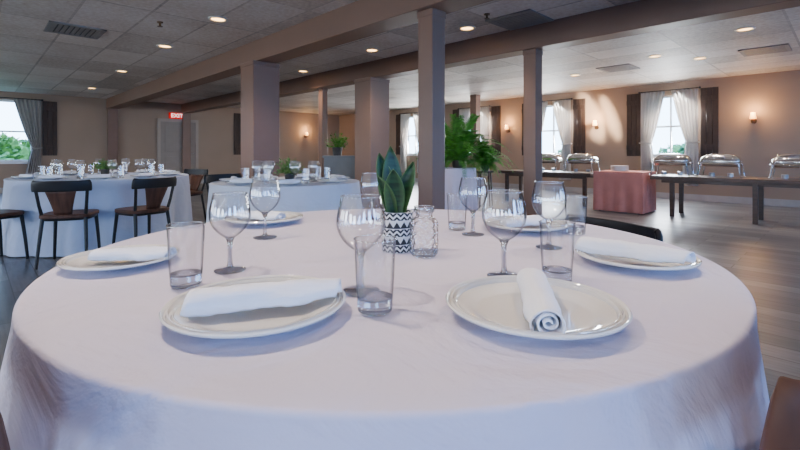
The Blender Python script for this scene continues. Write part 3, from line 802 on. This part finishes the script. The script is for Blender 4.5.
# coral cloth table
c = buf(1.87, .28)
ct = empty('serving_table', (c[0], c[1], 0), TH); tag(ct, 'small rectangular serving table beneath the coral cloth', 'table')
MB().box(0, 0, .69, .76, .64, .02).build('tabletop', M['dwood'], ct)
for sx in (-1, 1):
    for sy in (-1, 1): MB().tube([(sx * .32, sy * .27, .68), (sx * .32, sy * .27, 0)], .018).build('leg', M['black'], ct)
rows = []
per = []
nq = 40
for sx, sy, ex_, ey in ((-1, -1, 1, -1), (1, -1, 1, 1), (1, 1, -1, 1), (-1, 1, -1, -1)):
    for k in range(nq): per.append((sx + (ex_ - sx) * k / nq, sy + (ey - sy) * k / nq))
for f_, z in ((.001, .705), (.5, .705), (.97, .705), (1.0, .700), (1.003, .69)): rows.append([(x * .40 * f_, y * .34 * f_, z) for x, y in per])
for j in range(1, 15):
    q = j / 14; z = .69 - .675 * q; row = []
    for i, (x, y) in enumerate(per):
        w = 1.0 + .02 * q + .035 * q * sin(i * 2 * pi / 10) + .015 * q * sin(i * .41)
        row.append((x * .402 * w, y * .342 * w, z))
    rows.append(row)
co = MB().sheet(rows, wrap=True).build('tablecloth', M['pink'], None, (c[0], c[1], 0), TH, smooth=60)
tag(co, 'coral cloth draped over the small table between the wooden buffets', 'tablecloth')
def make_small_plate():
    return MB().lathe([(0, 0), (.085, 0), (.095, .004), (.145, .009), (.146, .0125), (.093, .008), (0, .005)], 32).build('buffet_plate', M['plateW'], smooth=60)
SPL = make_small_plate()
for k in range(14):
    q = Vector((c[0], c[1])) + A_ * -.08 + N_ * .0
    place(SPL, (q.x + .002 * sin(k * 2.3), q.y + .002 * cos(k * 1.7), .7065 + .0064 * k), 0, 'white plate in a stack on the coral cloth', 'plate', 'stacked plates on the coral cloth')
def make_chafer():
    t = empty('chafing_dish')
    def rr(hx, hy, n=48, e=.4):
        return [(hx * abs(cos(2 * pi * k / n)) ** e * (1 if cos(2 * pi * k / n) > 0 else -1), hy * abs(sin(2 * pi * k / n)) ** e * (1 if sin(2 * pi * k / n) > 0 else -1)) for k in range(n)]
    base = rr(1, 1)
    MB().sheet([[(x * .26 * s, y * .17 * s, z) for x, y in base] for s, z in ((.02, .165), (.93, .165), (.98, .175), (1, .235), (1.06, .242), (1.06, .250), (.02, .250))], wrap=True).build('water_pan', M['steel'], t, smooth=45)
    rows = []
    for j in range(12):
        a = j / 11 * pi / 2; s = max(.02, cos(a) ** .75)
        rows.append([(x * .262 * s, y * .172 * s, .250 + .115 * sin(a)) for x, y in base])
    lid = MB().sheet(rows, wrap=True).build('lid', M['steel'], t, smooth=50)
    MB().tube([(-.07, -.150, .305), (-.07, -.195, .320), (.07, -.195, .320), (.07, -.150, .305)], .009).build('lid_handle', M['steel'], lid)
    MB().tube([(x * .278, y * .185, .205) for x, y in base[::2]] + [(base[0][0] * .278, 0, .205)], .008, 6).build('stand_ring', M['steel'], t)
    for sx in (-1, 1):
        for sy in (-1, 1): MB().tube([(sx * .245, sy * .16, .21), (sx * .255, sy * .165, .10), (sx * .275, sy * .175, .010), (sx * .295, sy * .18, .010)], .009).build('leg', M['steel'], t)
        MB().lathe([(0, 0), (.040, 0), (.040, .055), (.033, .058), (0, .058)], 20, (sx * .12, 0, .004)).build('fuel_can', M['fuel'], t)
    return t
CF = make_chafer()
for px, lb in ((548, 'steel chafing dish at the left end of the left wooden buffet'), (582, 'steel chafing dish beside the coral cloth table on the left wooden buffet'), (672, 'steel chafing dish nearest the pale curtains on the long buffet'), (721, 'steel chafing dish in the middle of the long buffet'), (796, 'steel chafing dish cut off by the right edge of the photo')):
    q = buf(t_of_px(px, .38), .38); place(CF, (q[0], q[1], BZ + .001), TH, lb, 'chafing dish')

# ---------------------------------------------------------------- outdoors
tag(MB().box(0, 10, -.2, 90, 90, .1).build('ground', M['grass']), kind='structure')
def bush(loc, rx, rz_, n, label, seed):
    t = empty('garden_tree', loc); tag(t, label, 'tree')
    MB().tube([(0, 0, 0), (.05, 0, rz_ * .5), (0, .05, rz_)], [.12, .09, .05]).build('trunk', M['shut'], t)
    rd_ = random.Random(seed); mb = MB()
    for i in range(n):
        a = rd_.uniform(0, 2 * pi); b = rd_.uniform(-1, 1); rr = rd_.uniform(.6, 1) * (1 + .2 * sin(3 * a) * sin(4 * b))
        c_ = Vector((rx * rr * cos(a) * sqrt(1 - b * b), rx * rr * sin(a) * sqrt(1 - b * b), rz_ * (1 + .85 * rr * b)))
        if c_.z < .05: continue
        s = rd_.uniform(.1, .22); d = Vector((rd_.gauss(0, 1), rd_.gauss(0, 1), rd_.gauss(0, 1))).normalized(); e = d.orthogonal().normalized() * s * .5
        mb.add([c_ - d * s, c_ + e, c_ + d * s, c_ - e], [(0, 1, 2, 3)])
    mb.build('crown', M['bush'], t, recalc=False)
bush(R(-5, LB0 + .8, -.15), 1.5, .95, 2400, 'green tree outside the bright window at far left', 1)
bush(R(-9, LB0 + 5.2, -.15), 2.0, 1.2, 2600, 'broad green tree beyond the far left window, at the photo edge', 2)
bush(R(WA[0] + .1, -4, -.15), 1.3, .85, 2200, 'green shrub outside the window nearest the coral cloth table', 3)
bush(R(WA[1] - .9, -4.8, -.15), 1.2, .8, 2200, 'green shrub outside the second window on the right wall', 4)

# ---------------------------------------------------------------- light and camera
w = bpy.data.worlds.new('sky'); SC.world = w; w.use_nodes = True; nt = w.node_tree; L = nt.links
bg = nt.nodes['Background']; tc = nd(nt, 'ShaderNodeTexCoord'); sp = nd(nt, 'ShaderNodeSeparateXYZ'); L.new(tc.outputs['Generated'], sp.inputs[0])
rp = nd(nt, 'ShaderNodeValToRGB'); rp.color_ramp.elements[0].position = 0.0; rp.color_ramp.elements[0].color = (.50, .74, 1, 1)
rp.color_ramp.elements[1].position = .6; rp.color_ramp.elements[1].color = (.16, .40, 1, 1)
L.new(sp.outputs['Z'], rp.inputs['Fac']); L.new(rp.outputs['Color'], bg.inputs['Color']); bg.inputs['Strength'].default_value = 13.0
def area(loc, direc, sx, sy, e, col):
    l = bpy.data.lights.new('window_daylight', 'AREA'); l.shape = 'RECTANGLE'; l.size = sx; l.size_y = sy; l.energy = e; l.color = col
    o = bpy.data.objects.new('window_daylight', l); COL.objects.link(o); o.location = loc
    o.rotation_euler = Vector(direc).to_track_quat('-Z', 'Z').to_euler()
for a, b in FW: area(R(AM - .02, -(a + b) / 2, 1.57), (-A_.x, -A_.y, .1), 1.2, 1.3, 66, (.06, .30, 1.0))  # added blue fill lamps behind the camera, tinting the front drape
for a, b in LW: area(R((a + b) / 2, BM_ - .02, 1.5), (-B_.x, -B_.y, .7), 1.45, 1.5, 68, (1, .95, .90))  # added lamps on the unseen left side, tilted up to brighten the ceiling
for a in WA: area(R(a, -.03, 1.64), (B_.x, B_.y, -.25), .8, 1.3, 220, (.92, .96, 1))
# spot lamps added inside the room, imitating sun streaks beside the sconce
def shaft(src, dst, e, sz, asp, roll):
    l = bpy.data.lights.new('sun_shaft', 'SPOT'); l.energy = e; l.color = (1, .84, .64); l.spot_size = radians(sz); l.spot_blend = .6; l.shadow_soft_size = .05
    o = bpy.data.objects.new('sun_shaft', l); COL.objects.link(o); o.location = src
    q = (Vector(dst) - Vector(src)).to_track_quat('-Z', 'Y').to_matrix() @ Matrix.Rotation(radians(roll), 3, 'Z')
    o.rotation_euler = q.to_euler(); o.scale = (asp, 1, 1)
shaft(R(13.0, 1.6, 2.5), R(10.60, 0, 1.92), 4600, 30, .20, 12)
shaft(R(13.2, 1.6, 2.5), R(11.05, 0, 1.88), 4000, 28, .14, 12)
cam = bpy.data.cameras.new('camera'); co = bpy.data.objects.new('camera', cam); COL.objects.link(co)
co.location = (0, 0, CAMZ); co.rotation_euler = (pi / 2, 0, 0)
cam.sensor_width = 36; cam.lens = F / 800 * 36; cam.shift_y = -(225 - HY) / 800; cam.clip_start = .02
SC.camera = co
